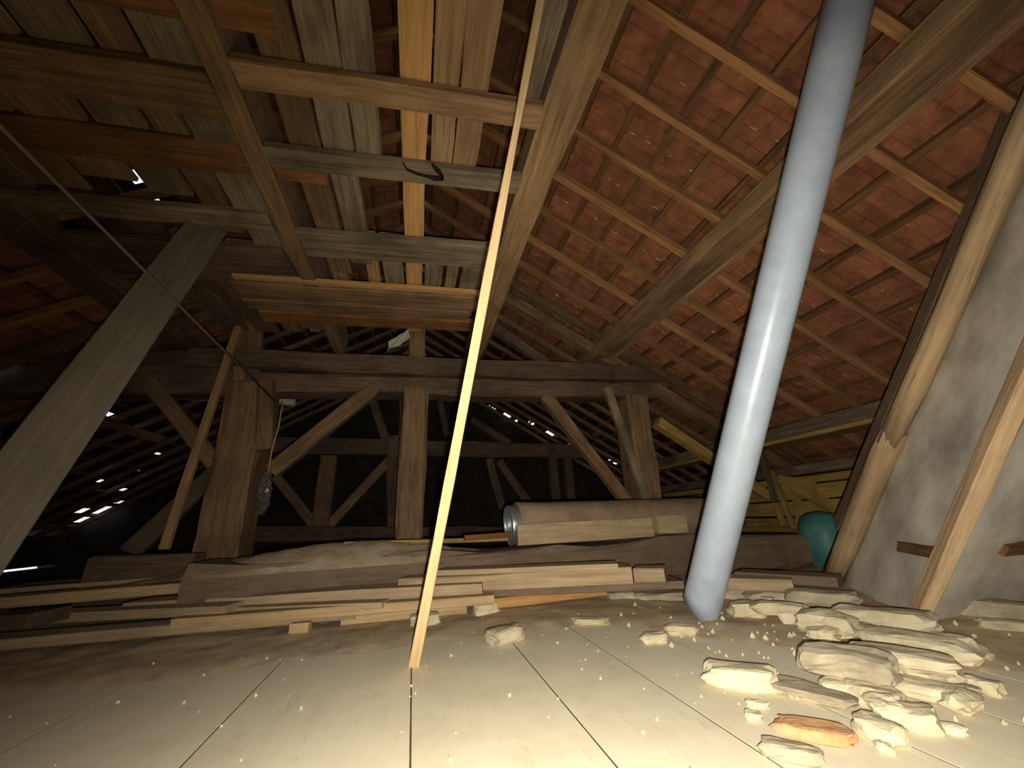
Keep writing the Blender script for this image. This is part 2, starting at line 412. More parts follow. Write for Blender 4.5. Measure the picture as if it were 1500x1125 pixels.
# left eaves wall in two heights with a slit of daylight between
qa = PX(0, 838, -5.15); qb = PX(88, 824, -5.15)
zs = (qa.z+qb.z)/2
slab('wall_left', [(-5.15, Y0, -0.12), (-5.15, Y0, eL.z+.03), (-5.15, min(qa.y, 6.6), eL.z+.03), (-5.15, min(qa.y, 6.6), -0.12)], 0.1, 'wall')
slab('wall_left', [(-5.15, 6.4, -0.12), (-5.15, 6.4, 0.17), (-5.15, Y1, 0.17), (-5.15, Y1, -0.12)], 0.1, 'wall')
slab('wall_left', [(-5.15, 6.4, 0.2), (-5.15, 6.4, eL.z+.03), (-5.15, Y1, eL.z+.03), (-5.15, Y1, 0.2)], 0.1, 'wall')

# ------------------------------------------------------------------ first timber frame
YF = 3.6
tf1 = empty('roof_truss', (0.2, YF+.15, 0), 'heavy old oak frame with three posts and a cross beam behind the lumber pile', 'timber frame')
bot = PY(600, 570, YF).z; top = PY(650, 522, YF).z
print('frame beam', bot, top)
xr = PY(972, 560, YF).x
timber('upper_beam', (-1.95, YF+.13, (top+bot)/2+.07), (xr, YF+.13, (top+bot)/2+.10), .26, (top-bot)*.52, 'oak_dark', tf1, irr=.12)
timber('cross_beam', (-1.95, YF+.17, bot+.05), (xr-.02, YF+.17, bot+.09), .24, (top-bot)*.5, 'oak_dark', tf1, irr=.12)
timber('side_beam', (-3.4, YF+.16, PY(0, 550, YF).z), (-1.4, YF+.16, PY(300, 552, YF).z), .22, .26, 'oak_dark', tf1, irr=.12)
timber('side_rail', (-3.0, YF+.2, PY(160, 520, YF).z), (-1.7, YF+.2, PY(300, 515, YF).z), .16, .15, 'oak_dark', tf1, irr=.12)
xl = PY(293, 780, YF).x; xl2 = PY(345, 780, YF).x
timber('post', ((xl+xl2)/2, YF+.19, 0), ((xl+xl2)/2+.02, YF+.19, bot+.02), .32, .36, 'oak', tf1, up=(0, 1, 0), irr=.1)
c0 = (PY(583, 700, YF).x+PY(624, 700, YF).x)/2
timber('post', (c0, YF+.14, 0), (c0, YF+.14, bot+.03), .24, .24, 'oak', tf1, up=(0, 1, 0), irr=.07)
xq = PY(977, 720, YF).x
timber('post', (xq-.18, YF+.19, 0), (xq-.14, YF+.19, bot+.03), .25, .34, 'oak', tf1, up=(0, 1, 0), irr=.09)
timber('sill', (-2.6, YF+.18, .12), (3.2, YF+.18, .12), .26, .24, 'oak_dark', tf1, irr=.08)
def fr(name, a, b_, w, d, mat, par, y=YF+.09, w1=None):
    p = PY(*a, y); q = PY(*b_, y); return timber(name, p, q, d, w, mat, par, up=(0, 0, 1) if abs((q-p).normalized().z) < .8 else (1, 0, 0), irr=.06, h1=w1)
fr('brace', (552, 566), (398, 690), .13, .10, 'oak', tf1)
fr('brace', (798, 580), (918, 735), .12, .10, 'oak', tf1)
fr('brace', (222, 562), (318, 680), .12, .10, 'oak', tf1)
timber('brace', PY(889, 568, YF-.02), PY(948, 735, YF-.06), .05, .09, 'plank_grey', tf1, up=(1, 0, 0))
timber('peg_block', PY(374, 460, YF+.02), PY(374, 520, YF+.02), .12, .10, 'oak', tf1, up=(0, 1, 0))
timber('peg_block', PY(357, 470, YF+.06), PY(352, 560, YF+.06), .10, .10, 'oak', tf1, up=(0, 1, 0))
timber('peg_block', PY(392, 560, YF+.03), PY(390, 660, YF+.03), .12, .12, 'oak', tf1, up=(0, 1, 0))
# principal rafters of the frame
timber('principal_rafter', on_slope(1, .9, YF+.12, -.06), on_slope(1, 4.5, YF+.12, -.06), .14, .12, 'oak', tf1, up=up_n[1], irr=.08)
timber('principal_rafter', PY(962, 618, YF), PY(1120, 725, YF), .12, .10, 'yellow', tf1, up=up_n[1], irr=.08)
timber('principal_rafter', on_slope(-1, .9, YF+.12, -.06), on_slope(-1, 4.7, YF+.12, -.06), .14, .12, 'oak_dark', tf1, up=up_n[-1], irr=.08)
timber('stub_brace', PY(722, 478, YF+.1), PY(800, 532, YF+.1), .10, .10, 'oak_dark', tf1, up=(0, 0, 1), irr=.1)
timber('king_post', (c0, YF+.2, top-.02), (c0, YF+.2, top+.42), .16, .12, 'oak', tf1, up=(0, 1, 0))

# second frame deeper in the loft
Y2 = 6.0
tf2 = empty('roof_truss', (0.2, Y2+.1, 0), 'distant dark timber frame with criss-crossed braces in the black rear of the loft', 'timber frame')
def f2(name, a, b_, w, d, mat='oak', y=Y2+.06):
    p = PY(*a, y); q = PY(*b_, y); v = (q-p).normalized()
    return timber(name, p, q, d, w, mat, tf2, up=(0, 0, 1) if abs(v.z) < .8 else (1, 0, 0), irr=.07)
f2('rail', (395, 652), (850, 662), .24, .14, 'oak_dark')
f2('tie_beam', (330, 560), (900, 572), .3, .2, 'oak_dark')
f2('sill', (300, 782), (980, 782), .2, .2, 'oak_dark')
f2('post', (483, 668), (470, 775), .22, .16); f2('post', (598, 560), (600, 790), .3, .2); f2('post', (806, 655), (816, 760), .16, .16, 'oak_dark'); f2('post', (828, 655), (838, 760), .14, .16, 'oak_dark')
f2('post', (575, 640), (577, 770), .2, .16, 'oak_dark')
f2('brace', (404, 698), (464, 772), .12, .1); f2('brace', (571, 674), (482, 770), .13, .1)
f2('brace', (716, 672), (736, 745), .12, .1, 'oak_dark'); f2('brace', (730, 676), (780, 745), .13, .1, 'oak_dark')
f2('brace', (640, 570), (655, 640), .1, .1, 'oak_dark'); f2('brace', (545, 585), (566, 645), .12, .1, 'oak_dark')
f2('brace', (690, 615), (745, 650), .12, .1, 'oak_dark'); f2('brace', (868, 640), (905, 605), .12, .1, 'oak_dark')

# ------------------------------------------------------------------ long beams running into the loft
def run_beam(name, x0, x1, z0, z1, ya, yb, mat, label):
    return tag(boxpl(name, x0, x1, ya, yb, z0, z1, mat, irr=.07, axis=1), label, 'beam', 'long beams running into the loft')
ZB = H+1.65
run_beam('ceiling_beam', -.825, -.726, ZB, ZB+.28, -.6, YF+.3, 'beam', 'long pale brown ceiling beam left of centre, running back to the oak frame')
run_beam('ceiling_beam', .49, .655, ZB, ZB+.17, -.6, YF+.35, 'beam', 'long squared ceiling beam beside the top of the pale lath, left edge of the tiles')
pu = empty('purlin', (2.05, 1.5, ZB+.03), 'heavy roof purlin passing behind the grey pipe under the rafters', 'beam', 'long beams running into the loft')
boxpl('purlin_body', 1.93, 2.15, -.6, YF+.4, ZB+.035, ZB+.15, 'oak', pu, irr=.07, axis=1)
boxpl('lit_edge_strip', 2.145, 2.19, -.6, YF+.4, ZB+.02, ZB+.10, 'plank', pu, irr=.12, axis=1)  # added lighter strip, paints in the light along the lower edge
boxpl('lit_side_strip', 1.915, 1.935, -.6, YF+.4, ZB+.045, ZB+.15, 'beam', pu, irr=.12, axis=1)  # lighter wood, the lit side face of the purlin put into colour
pu = empty('purlin', (3.72, 2.5, H+.6), 'lower purlin near the eaves carrying the rafter ends', 'beam', 'long beams running into the loft')
boxpl('purlin_body', 3.585, 3.86, -.6, 6.2, H+.625, H+.755, 'plank_grey', pu, irr=.05, axis=1)
boxpl('bottom_board', 3.575, 3.875, -.6, 6.2, H+.592, H+.628, 'yellow', pu, irr=.1, axis=1)
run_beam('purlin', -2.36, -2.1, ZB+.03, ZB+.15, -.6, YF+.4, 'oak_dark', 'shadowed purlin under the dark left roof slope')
run_beam('wall_plate', 4.12, 4.32, H+.30, H+.41, -.6, 6.2, 'plank_grey', 'grey wall plate low under the eaves above the teal tub')

# ------------------------------------------------------------------ cross joists and loose ceiling boards
def joist(pa, pb2, x0, x1, mat, label, th=.045, name='ceiling_joist', cat='joist', dz=0, grp=None):
    """flat plank across the beams; pa / pb2: photo points on its near and far lower edge"""
    ya = PZ(*pa, ZB+dz).y; yb = PZ(*pb2, ZB+dz).y
    sk = 0.11*0
    p = Vector((x0, (ya+yb)/2+.035, ZB+dz+th/2)); q = Vector((x1, (ya+yb)/2-.035, ZB+dz+th/2))
    return tag(timber(name, p, q, abs(yb-ya), th, mat, irr=.08), label, cat, grp or 'planks across the ceiling beams')
joist((570, 121), (570, 160), -.72, .485, 'plank', 'nearest and widest plank nailed across between the two long ceiling beams')
joist((570, 237), (570, 264), -.72, .485, 'plank_grey', 'second cross plank from the camera, pale with a dark charred loop mark')
joist((570, 350), (570, 383), -.72, .485, 'plank_grey', 'third cross plank from the camera between the long beams', dz=0)
joist((520, 425), (520, 446), -1.3, .485, 'oak', 'fourth cross plank from the camera, behind the added pale strip')
joist((540, 450), (540, 462), -1.3, .40, 'oak', 'narrow brownish cross plank just behind the fourth one')
joist((520, 416), (520, 421), -1.25, .485, 'plank_new', 'thin pale strip added for the lit front edge of the fourth plank', th=.03, dz=-.005)  # pale wood paints in the light on the fourth plank's front edge
joist((560, 466), (560, 480), -1.25, .46, 'plank_orange', 'orange brown cross plank, last before the oak frame')
joist((400, 22), (400, 70), -2.3, -.535, 'plank_orange', 'wide orange brown board crossing the upper left ceiling, top edge of photo', dz=.05)
joist((400, 226), (400, 268), -2.2, -.50, 'plank_orange', 'orange brown board end sticking out right of the left ceiling beam', dz=.05)
joist((200, 300), (200, 322), -2.1, -.85, 'plank_grey', 'narrow pale board over the top of the leaning grey plank', dz=.02)
joist((200, 350), (200, 400), -2.0, -.85, 'oak_dark', 'dark wide board left of the left ceiling beam, beyond the leaning plank', dz=.02)
joist((200, 100), (200, 165), -2.25, -.83, 'oak', 'wide dim board crossing left of the left ceiling beam', dz=.02)
# charred mark on the second plank
def loft_board(xa, xb, ya, yb, mat, label, z=None, grp=None):
    z = ZB+.05 if z is None else z
    return tag(timber('ceiling_board', ((xa+xb)/2, ya, z+.015), ((xa+xb)/2, yb, z+.015), abs(xb-xa), .03, mat, irr=.25), label, 'board', grp or 'loose lengthwise ceiling boards')
zt = 1.70
def xz(v): return v*zt
ya_ = .2
loft_board(xz(-.60), xz(-.44), .9, 3.4, 'plank_grey', 'pale ceiling board hidden partly above the left long beam')
loft_board(xz(-.275), xz(-.195), ya_, 2.35, 'plank_grey', 'grey stained ceiling board, leftmost of those running lengthwise between the beams')
loft_board(xz(-.365), xz(-.285), ya_, 2.5, 'oak', 'dark mossy ceiling board against the orange board end')
loft_board(xz(-.190), xz(-.125), ya_, 1.58, 'plank_grey', 'split grey brown ceiling board left of the dark opening')
loft_board(xz(-.066), xz(.002), ya_, 3.3, 'plank_new', 'straight golden board running lengthwise in the middle of the ceiling')
loft_board(xz(.014), xz(.073), ya_, 1.55, 'plank', 'light ceiling board immediately right of the golden one')
loft_board(xz(.077), xz(.145), ya_, 1.56, 'plank', 'light ceiling board nearest the pale lath')
loft_board(xz(.225), xz(.275), ya_, 1.08, 'plank_grey', 'weathered grey split board alongside the squared beam at the top')
for i, (a, b_, mt, lb) in enumerate([(-.36, -.30, 'plank_grey', 'short far ceiling board beside the left long beam'), (-.22, -.17, 'plank', 'short far ceiling board with a ragged dark hole beside it'),
                                     (-.155, -.075, 'plank_grey', 'short far ceiling board just left of the golden one'), (.012, .085, 'plank_grey', 'short far ceiling board just right of the golden one'),
                                     (.10, .15, 'plank_grey', 'narrow far ceiling board, second right of the golden one'), (.165, .255, 'plank_grey', 'far bluish grey ceiling board against the squared beam')]):
    loft_board(xz(a), xz(b_), 2.05, 2.95, mt, lb)
lx = -.85
for i, (wd, mt, y_a, y_b, lb) in enumerate([(.17, 'plank_grey', .3, 2.0, 'ceiling board immediately left of the left long beam'), (.14, 'oak', .3, 2.2, 'second ceiling board left of the left long beam'),
                                         (.20, 'plank_grey', .2, 1.95, 'third ceiling board left of the left long beam, broad and pale'), (.24, 'oak', .2, 1.9, 'dim olive ceiling board in the upper left corner'),
                                         (.24, 'oak', .1, 2.0, 'broad dim ceiling board near the left edge of the photo'), (.22, 'oak_dark', .1, 2.1, 'outermost dark ceiling board at the far left')]):
    loft_board(lx-wd, lx-.012, y_a, y_b, mt, lb, z=ZB+.07); lx -= wd+.02
lx = -.88
for i, (wd, mt, y_a, y_b, lb) in enumerate([(.10, 'plank', 2.5, 3.5, 'narrow rear board left of the left long beam, near the oak frame'), (.16, 'oak', 2.3, 3.5, 'rear ceiling board over the dark hole near the leaning plank'),
                                         (.20, 'oak_dark', 2.6, 3.55, 'rear dark ceiling board above the side beam'), (.2, 'oak_dark', 2.2, 3.55, 'outer rear ceiling board in the shadows on the left')]):
    loft_board(lx-wd, lx-.012, y_a, y_b, mt, lb, z=ZB+.07); lx -= wd+.05
# charred loop mark as a burnt groove in the second cross plank
j2 = [o for o in bpy.data.objects if o.name.startswith('ceiling_joist')][1]
cp = [(590, 239, 3), (596, 249, 3), (610, 255, 3), (626, 259, 4), (638, 262, 7), (650, 262, 6), (644, 253, 9), (636, 246, 7), (632, 241, 4)]
vs, fs = [], []
for (x, y, wd) in cp:
    for dz in (0.0, .006):
        vs += [PZ(x, y-wd/2, ZB-.012)+Vector((0, 0, dz)), PZ(x, y+wd/2, ZB-.012)+Vector((0, 0, dz))]
for i in range(len(cp)-1):
    a = i*4; fs += [(a, a+1, a+5, a+4), (a+2, a+6, a+7, a+3), (a, a+4, a+6, a+2), (a+1, a+3, a+7, a+5)]
tag(new_obj('char_mark', vs, fs, 'char', j2), 'black charred loop mark')

# ------------------------------------------------------------------ left side: leaning plank, rod, laths
t0 = PD(328, 298, 2.42); b0 = PD(-38, 800, 1.12); b0 = lerp(t0, b0, 1.25)
lp = tag(timber('leaning_plank', t0, b0, .172, .03, 'grey_board', up=(O-lerp(t0, b0, .5)), irr=.08, skew=.5), 'broad flat grey plank leaning diagonally across the left side', 'plank')
print('lean', t0, b0)
rp = PY(403, 588, 3.15)
rod_far = Vector((rp.x, rp.y, rp.z)); d_ = ray(0, 185); k_ = rp.x/d_.x; rn = O+d_*k_
round_bar('metal_rod', [rod_far, lerp(rod_far, rn, .5), lerp(rod_far, rn, 1.0), lerp(rod_far, rn, 1.5)], [.006]*4, 'cable', n=10)
tag(bpy.context.scene.objects['metal_rod'], 'thin dark rod running from the left post towards the upper left corner', 'rod')
tag(timber('leaning_lath', PY(352, 470, YF-.10), PY(240, 805, YF-.35), .05, .05, 'plank', up=(0, 1, 0), irr=.1), 'thin wooden lath leaning against the left oak post', 'lath')
tag(timber('leaning_board', PY(318, 690, YF+.3), PY(190, 810, YF-.1), .14, .05, 'oak_dark', up=(0, 1, 0), irr=.1), 'dark board leaning low behind the thin lath on the left', 'board')
tag(timber('far_pole', PY(0, 572, 5.0), PY(240, 645, 5.0), .09, .09, 'oak', up=(0, 1, 0), irr=.1), 'greyish pole sloping down in the dark left rear', 'pole')
tag(timber('daylit_batten', PY(120, 572, 5.2), PY(432, 590, 5.2), .06, .075, 'mortar', up=(0, 0, 1), irr=.1), 'thin batten coloured pale for daylight, glimpsed horizontally behind the left post', 'batten')  # near-white colour stands in for daylight falling on the batten
# string and crumpled plastic on the left post
hp = empty('hanging_plastic', PY(412, 592, YF-.12), 'crumpled clear plastic hanging on a string beside the left post', 'plastic')
sp = [PY(414, 590, YF-.14), PY(408, 625, YF-.15), PY(398, 660, YF-.14), PY(392, 695, YF-.13)]
round_bar('string', sp, [.007]*4, 'plank', hp, n=6)
vs, fs = [], []
for i in range(15):
    t = i/14; c = PY(393-9*t, 690+62*t, YF-.13); wv = .035+.03*math.sin(t*3.1)
    for k in range(6):
        a = k/5*2-1; vs.append(c+Vector((a*wv*.7+rnd.uniform(-.01, .01), rnd.uniform(-.03, .03), rnd.uniform(-.01, .01))))
for i in range(14):
    for k in range(5): a = i*6+k; fs.append((a, a+1, a+7, a+6))
new_obj('plastic_film', vs, fs, 'film', hp)
vs, fs = [], []
for i in range(7):
    for j in range(4):
        c = lerp(PY(568, 508, YF+.05), PY(601, 488, YF+.05), i/6)+Vector((rnd.uniform(-.01, .01), rnd.uniform(-.02, .03), (j-1.5)*.035+rnd.uniform(-.012, .012))); vs.append(c)
for i in range(6):
    for j in range(3): a = i*4+j; fs.append((a, a+4, a+5, a+1))
vs2 = [Vector(v)+Vector((0, .015, 0)) for v in vs]; n_ = len(vs)
fs += [tuple(reversed([q+n_ for q in f])) for f in fs]
tag(new_obj('cloth_scrap', vs+vs2, fs, 'cloth'), 'small crumpled white cloth scrap on top of the oak cross beam', 'cloth')

# ------------------------------------------------------------------ lath and pipe in front
lb = PZ(607, 975); lt = PZ(797, -25, ZB-.012)
tag(timber('tall_lath', lb+Vector((0, 0, .002)), lt, .041, .030, 'lath', up=(RM @ Vector((0, 0, -1))), w1=.022, h1=.02, irr=.12), 'tall thin pale wooden lath standing on the floor, leaning up to the ceiling', 'lath')
print('lath', lb, lt)
pb0 = PZ(1023, 905); depth_b = (RM.inverted() @ (pb0-O)).z
R_ = 50*depth_b/F/2
pt0 = PD(1244, 0, depth_b*.775)
print('pipe', pb0, pt0, R_)
pd_ = (pt0-pb0); top_p = pb0+pd_*1.13; mw, L = frame(pb0, top_p, (0, 1, 0))
n = 40; vs, fs = [], []
rows = [0.0, .02, .2, .5, .8, 1.0]
side_v = (mw.inverted().to_3x3() @ (RM @ Vector((1, 0, 0)))); ang0 = math.atan2(side_v.z, side_v.y)
for ri, t in enumerate(rows):
    for k in range(n):
        a = 2*math.pi*k/n; x = L*t
        if ri == 0: x = .035 - .06*math.cos(a-ang0)-.02
        if ri == 1: x = .13
        vs.append((x, R_*math.cos(a), R_*math.sin(a)))
no = len(vs)
for ri, t in enumerate(rows):
    for k in range(n): v0 = vs[ri*n+k]; vs.append((v0[0], v0[1]*.94, v0[2]*.94))
for i in range(len(rows)-1):
    for k in range(n):
        q = (i*n+k, i*n+(k+1) % n, (i+1)*n+(k+1) % n, (i+1)*n+k); fs.append(q); fs.append(tuple(reversed([no+z for z in q])))
for k in range(n): fs.append((k, no+k, no+(k+1) % n, (k+1) % n)); e = (len(rows)-1)*n; fs.append((e+k, e+(k+1) % n, no+e+(k+1) % n, no+e+k))
fs = [tuple(f) for f in fs]
pipe = empty('drain_pipe', pb0, 'large light grey plastic pipe leaning across the right of the photo', 'pipe')
new_obj('pipe_barrel', vs, fs, 'pipe', pipe, mw, smooth=True)

# ------------------------------------------------------------------ leaning plastered chimney with timbers on the right
Ld = -(ray(640, 2500)).normalized(); Ld = Ld/Ld.z
A = PZ(1352, 912); B = PZ(1235, 858); Cc = PZ(1640, 872)
HT = 1.75
ch = empty('chimney', (A+B)/2, 'broad leaning chimney covered in rough grey plaster at the right edge', 'chimney')
D_ = Cc+(B-A)
def grid_face(p, q, nu, nv, amp, seed, hgt):
    vs, fs = [], []
    nrm_ = (q-p).cross(Ld).normalized()
    for j in range(nv+1):
        for i in range(nu+1):
            c = lerp(p, q, i/nu)+Ld*(hgt*j/nv)
            vs.append(c+nrm_*amp*(0 if i in (0, nu) else noise.fractal(c*3+Vector((seed, 0, 0)), 1, 2, 4)))
    for j in range(nv):
        for i in range(nu): a = j*(nu+1)+i; fs.append((a, a+1, a+nu+2, a+nu+1))
    return vs, fs
allv, allf = [], []
for (p, q, nu, sd) in ((B, A, 16, 1), (A, Cc, 20, 2), (Cc, D_, 4, 3), (D_, B, 4, 4)):
    v_, f_ = grid_face(p, q, nu, 34, .014, sd, HT)
    o = len(allv); allv += v_; allf += [tuple(o+i for i in f) for f in f_]
o = len(allv); allv += [A+Ld*HT, B+Ld*HT, D_+Ld*HT, Cc+Ld*HT, A, B, D_, Cc]; allf += [(o, o+1, o+2, o+3), (o+7, o+6, o+5, o+4)]
new_obj('plaster_shaft', allv, allf, 'plaster', ch, smooth=True)
nf = (A-B).cross(Ld).normalized()
if nf.dot(O-A) < 0: nf = -nf
nr = (Cc-A).cross(Ld).normalized()
if nr.dot(O-A) < 0: nr = -nr
timber('corner_batten', A+nf*.012-Ld*0.0+(B-A)*.02, A+Ld*HT+nf*.012+(B-A)*.02, .072, .05, 'log', ch, up=nf, irr=.1)
# dark wood strips standing in for the shaded slots in the plaster
def slot_strip(p, q, a, b_, h, nrm_):
    u0 = lerp(p, q, a)+Ld*h; u1 = lerp(p, q, b_)+Ld*h
    timber('dark_slot_strip', u0+nrm_*.004, u1+nrm_*.004, .05, .03, 'batten', ch, up=nrm_, irr=.2)
slot_strip(B, A, .55, .93, .275, nf); slot_strip(A, Cc, .2, .55, .285, nr)
# logs along the left edge
side_l = (B-A).normalized()
log1 = [B+side_l*.05+Ld*h+nf*.03 for h in (0.0, .2, .42, .6)]
log2 = [B+side_l*.02+Ld*h+nf*.05 for h in (.55, .8, 1.1, 1.5, 1.74)]
b1 = PZ(1212, 856)
def onlog(px, py, h): # point at height h near the log plane
    return PZ(px, py, h)
l1 = [PZ(1216, 858, .02), PZ(1262, 752, .27), PZ(1310, 640, .50)]
# solve depth so the log stays parallel to the chimney edge
def along(px, py, off=Vector((0, 0, 0))):
    base = B+off; n_ = Ld.cross(nf).normalized(); d = ray(px, py)
    nn = nf; t = (base-O).dot(nn)/d.dot(nn); return O+d*t
q1 = [along(x, y, nf*.06) for x, y in ((1217, 852), (1240, 800), (1272, 722), (1296, 665), (1310, 632))]
lo = tag(round_bar('log_pole', q1, [.052, .056, .056, .06, .058], 'log', irr=.25, seed=3), 'short lower peeled log propped along the left edge of the chimney', 'log')
q2 = [along(x, y, nf*.07) for x, y in ((1300, 650), (1340, 565), (1396, 440), (1440, 335), (1500, 195), (1545, 90))]
lo = tag(round_bar('log_pole', q2, [.045, .05, .05, .05, .05, .05], 'log', irr=.25, seed=9), 'long upper peeled log leaning along the left edge of the chimney', 'log')
q3 = [along(x, y, nf*.02) for x, y in ((1228, 768), (1290, 630), (1362, 470), (1422, 310), (1488, 150))]
tag(timber('edge_board', q3[0], q3[-1], .12, .03, 'dusty', up=nf, irr=.25), 'dusty dark board behind the logs beside the chimney', 'board')

# ------------------------------------------------------------------ lumber pile, big dusty timber, roll
big = empty('dusty_timber', (0.9, 2.95, 0), 'huge dust-covered timber lying on the floor behind the lumber pile', 'timber')
timber('timber_body', (-1.25, 2.98, .165), (3.25, 2.98, .15), .42, .31, 'dusty', big, irr=.10, h1=.26)
vs, fs = [], []
nx2, ny2 = 60, 12
for j in range(ny2+1):
    for i in range(nx2+1):
        x = -1.5+2.1*i/nx2; y = 2.72+.75*j/ny2
        e = max(0, 1-((x+.45)/1.0)**2)*max(0, math.sin(math.pi*j/ny2))
        vs.append((x, y, .27+.13*e+.02*noise.fractal(Vector((x*5, y*5, 1)), 1, 2, 4)*(1 if e > 0 else 0)))
for j in range(ny2):
    for i in range(nx2): a = j*(nx2+1)+i; fs.append((a, a+1, a+nx2+2, a+nx2+1))
tag(new_obj('dust_heap', vs, fs, 'dirt', big, smooth=True), kind='stuff')
def pile(a, b_, za, w_, h_, mat, label, name='lumber_board', irr=.06, zb=None, cat='board'):
    """a, b_: photo points of the board's front upper edge, za its top height"""
    p = PZ(*a, za); q = PZ(*b_, zb if zb is not None else za)
    d = (q-p).normalized(); n_ = Vector((-d.y, d.x, 0)).normalized()
    off = n_*w_/2 - Vector((0, 0, h_/2))
    return tag(timber(name, p+off, q+off, w_, h_, mat, irr=irr), label, cat, 'lumber of the floor pile' if name == 'lumber_board' else None)
pile((-60, 880), (551, 832), .235, .16, .055, 'pile_light', 'long light plank on top of the pile at left, ending before the lath')
pile((-60, 868), (350, 836), .265, .12, .025, 'pile', 'thin grey board lying behind the long light plank')
pile((180, 884), (706, 855), .165, .20, .06, 'pile', 'dusty grey board under the long light plank')
pile((-40, 905), (330, 887), .15, .16, .045, 'pile', 'dusty board in the left part of the pile, second row from the floor')
pile((-60, 942), (520, 892), .085, .17, .05, 'pile', 'long board low at the front left of the pile with a pale front edge')
pile((210, 895), (560, 882), .125, .10, .03, 'pile', 'short dusty board in the middle of the pile')
pile((500, 903), (684, 886), .05, .10, .045, 'pile_light', 'short pale board on the floor, partly behind the tall lath')
pile((250, 907), (724, 872), .115, .09, .045, 'pile_light', 'narrow light board whose end rests by the small white stone')
pile((424, 914), (452, 912), .05, .05, .05, 'pile_light', 'short square block end at the bottom of the pile', cat='block', name='wood_block')
pile((583, 848), (925, 832), .20, .22, .085, 'pile', 'cracked thick board right of the tall lath')
pile((640, 836), (905, 826), .235, .16, .028, 'pile', 'thin warped board on top of the cracked thick one')
pile((927, 832), (972, 832), .20, .16, .08, 'pile', 'short squared timber end beside the cracked board', name='timber_offcut', cat='timber')
pile((719, 878), (888, 860), .07, .14, .05, 'plank_new', 'orange tinted board at floor level right of the tall lath')
pile((586, 868), (1000, 850), .125, .20, .045, 'dusty', 'dark dusty board sandwiched in the right part of the pile')
pile((1010, 845), (1160, 850), .12, .2, .06, 'pile', 'dusty board behind the foot of the grey pipe')
pile((1075, 838), (1225, 846), .13, .16, .05, 'dusty', 'short dusty board between the pipe and the teal tub')
tag(timber('lumber_board', PY(505, 797, 3.12), PY(742, 789, 3.12), .1, .03, 'yellow'), 'yellowish board on the dusty timber in front of the centre post', 'board')
tag(timber('lumber_board', PY(680, 788, 3.0), PY(748, 783, 3.0), .08, .035, 'plank_orange'), 'small orange board between the centre post and the felt roll', 'board')
tag(timber('squared_timber', PY(140, 830, 3.3)+Vector((0, 0, -.04)), PY(290, 826, 3.3)+Vector((0, 0, -.04)), .18, .22, 'oak_dark'), 'dark squared timber at the foot of the left oak post', 'timber')
pile((-40, 905), (40, 900), .2, .2, .06, 'oak_dark', 'dark board end at the lower left edge of the photo')

# felt roll with metal tube end
RC0 = PY(755, 766, 2.92); r_ = .155
roll = empty('felt_roll', RC0+Vector((0.8, .1, -r_)), 'large dusty roll of felt lying on the thick timber, open end towards the left', 'roll')
def tube(name, p, q, ro, ri, mat, par, n=36, irr=0.0, sq=1.0, segs=10):
    mw, L = frame(p, q); vs, fs = [], []
    for i in range(segs+1):
        for rr in (ro, ri):
            for k in range(n):
                a = 2*math.pi*k/n; f = 1+irr*noise.noise(Vector((i*.7, math.cos(a)*2, math.sin(a)*2)))
                vs.append((L*i/segs, rr*f*math.cos(a)*sq, rr*f*math.sin(a)))
    for i in range(segs):
        for k in range(n):
            k2 = (k+1) % n; o = i*2*n; o2 = (i+1)*2*n
            fs.append((o+k, o+k2, o2+k2, o2+k)); fs.append((o+n+k, o2+n+k, o2+n+k2, o+n+k2))
    for k in range(n):
        k2 = (k+1) % n; fs.append((k, n+k, n+k2, k2)); o = segs*2*n; fs.append((o+k, o+k2, o+n+k2, o+n+k))
    return new_obj(name, vs, fs, mat, par, mw, smooth=True)
rz = .31+r_
p_a = Vector((RC0.x+.02, 3.0, rz)); p_b = Vector((2.75, 3.06, rz-.03))
tube('felt_wrap', p_a, p_b, r_, r_*.9, 'felt', roll, irr=.06, sq=1.1)
tube('foil_sleeve', p_a-Vector((.06, 0, .01)), p_a+Vector((.10, 0, 0)), r_*.93, r_*.89, 'foil', roll, irr=.05, sq=1.05)
tag(timber('roll_plank', PY(758, 784, 2.78), PY(955, 772, 2.80), .03, .135, 'pile', up=(0, 0, 1), irr=.15), 'dusty plank standing on edge against the felt roll', 'plank')
tag(timber('roll_block', PY(958, 768, 2.80), PY(1000, 768, 2.80), .10, .13, 'pile', up=(0, 0, 1), irr=.15), 'dusty block next to the plank against the felt roll', 'block')

# teal tub
tb = PZ(1212, 832); tb = tb+Vector((0.1, .02, 0))
tub = empty('plastic_tub', tb, 'teal green rounded plastic tub behind the log at the right', 'tub')
prof = [(.0, .0), (.15, .002), (.165, .01), (.178, .06), (.186, .14), (.184, .22), (.172, .29), (.14, .345), (.09, .372), (0, .385)]
n = 32; vs, fs = [], []
for (rr, z) in prof:
    for k in range(n): a = 2*math.pi*k/n; vs.append((rr*math.cos(a), rr*math.sin(a), z*1.12))
for i in range(len(prof)-1):
    for k in range(n): fs.append((i*n+k, i*n+(k+1) % n, (i+1)*n+(k+1) % n, (i+1)*n+k))
new_obj('tub_body', vs, fs, 'teal', tub, Matrix.Translation(tb), smooth=True)
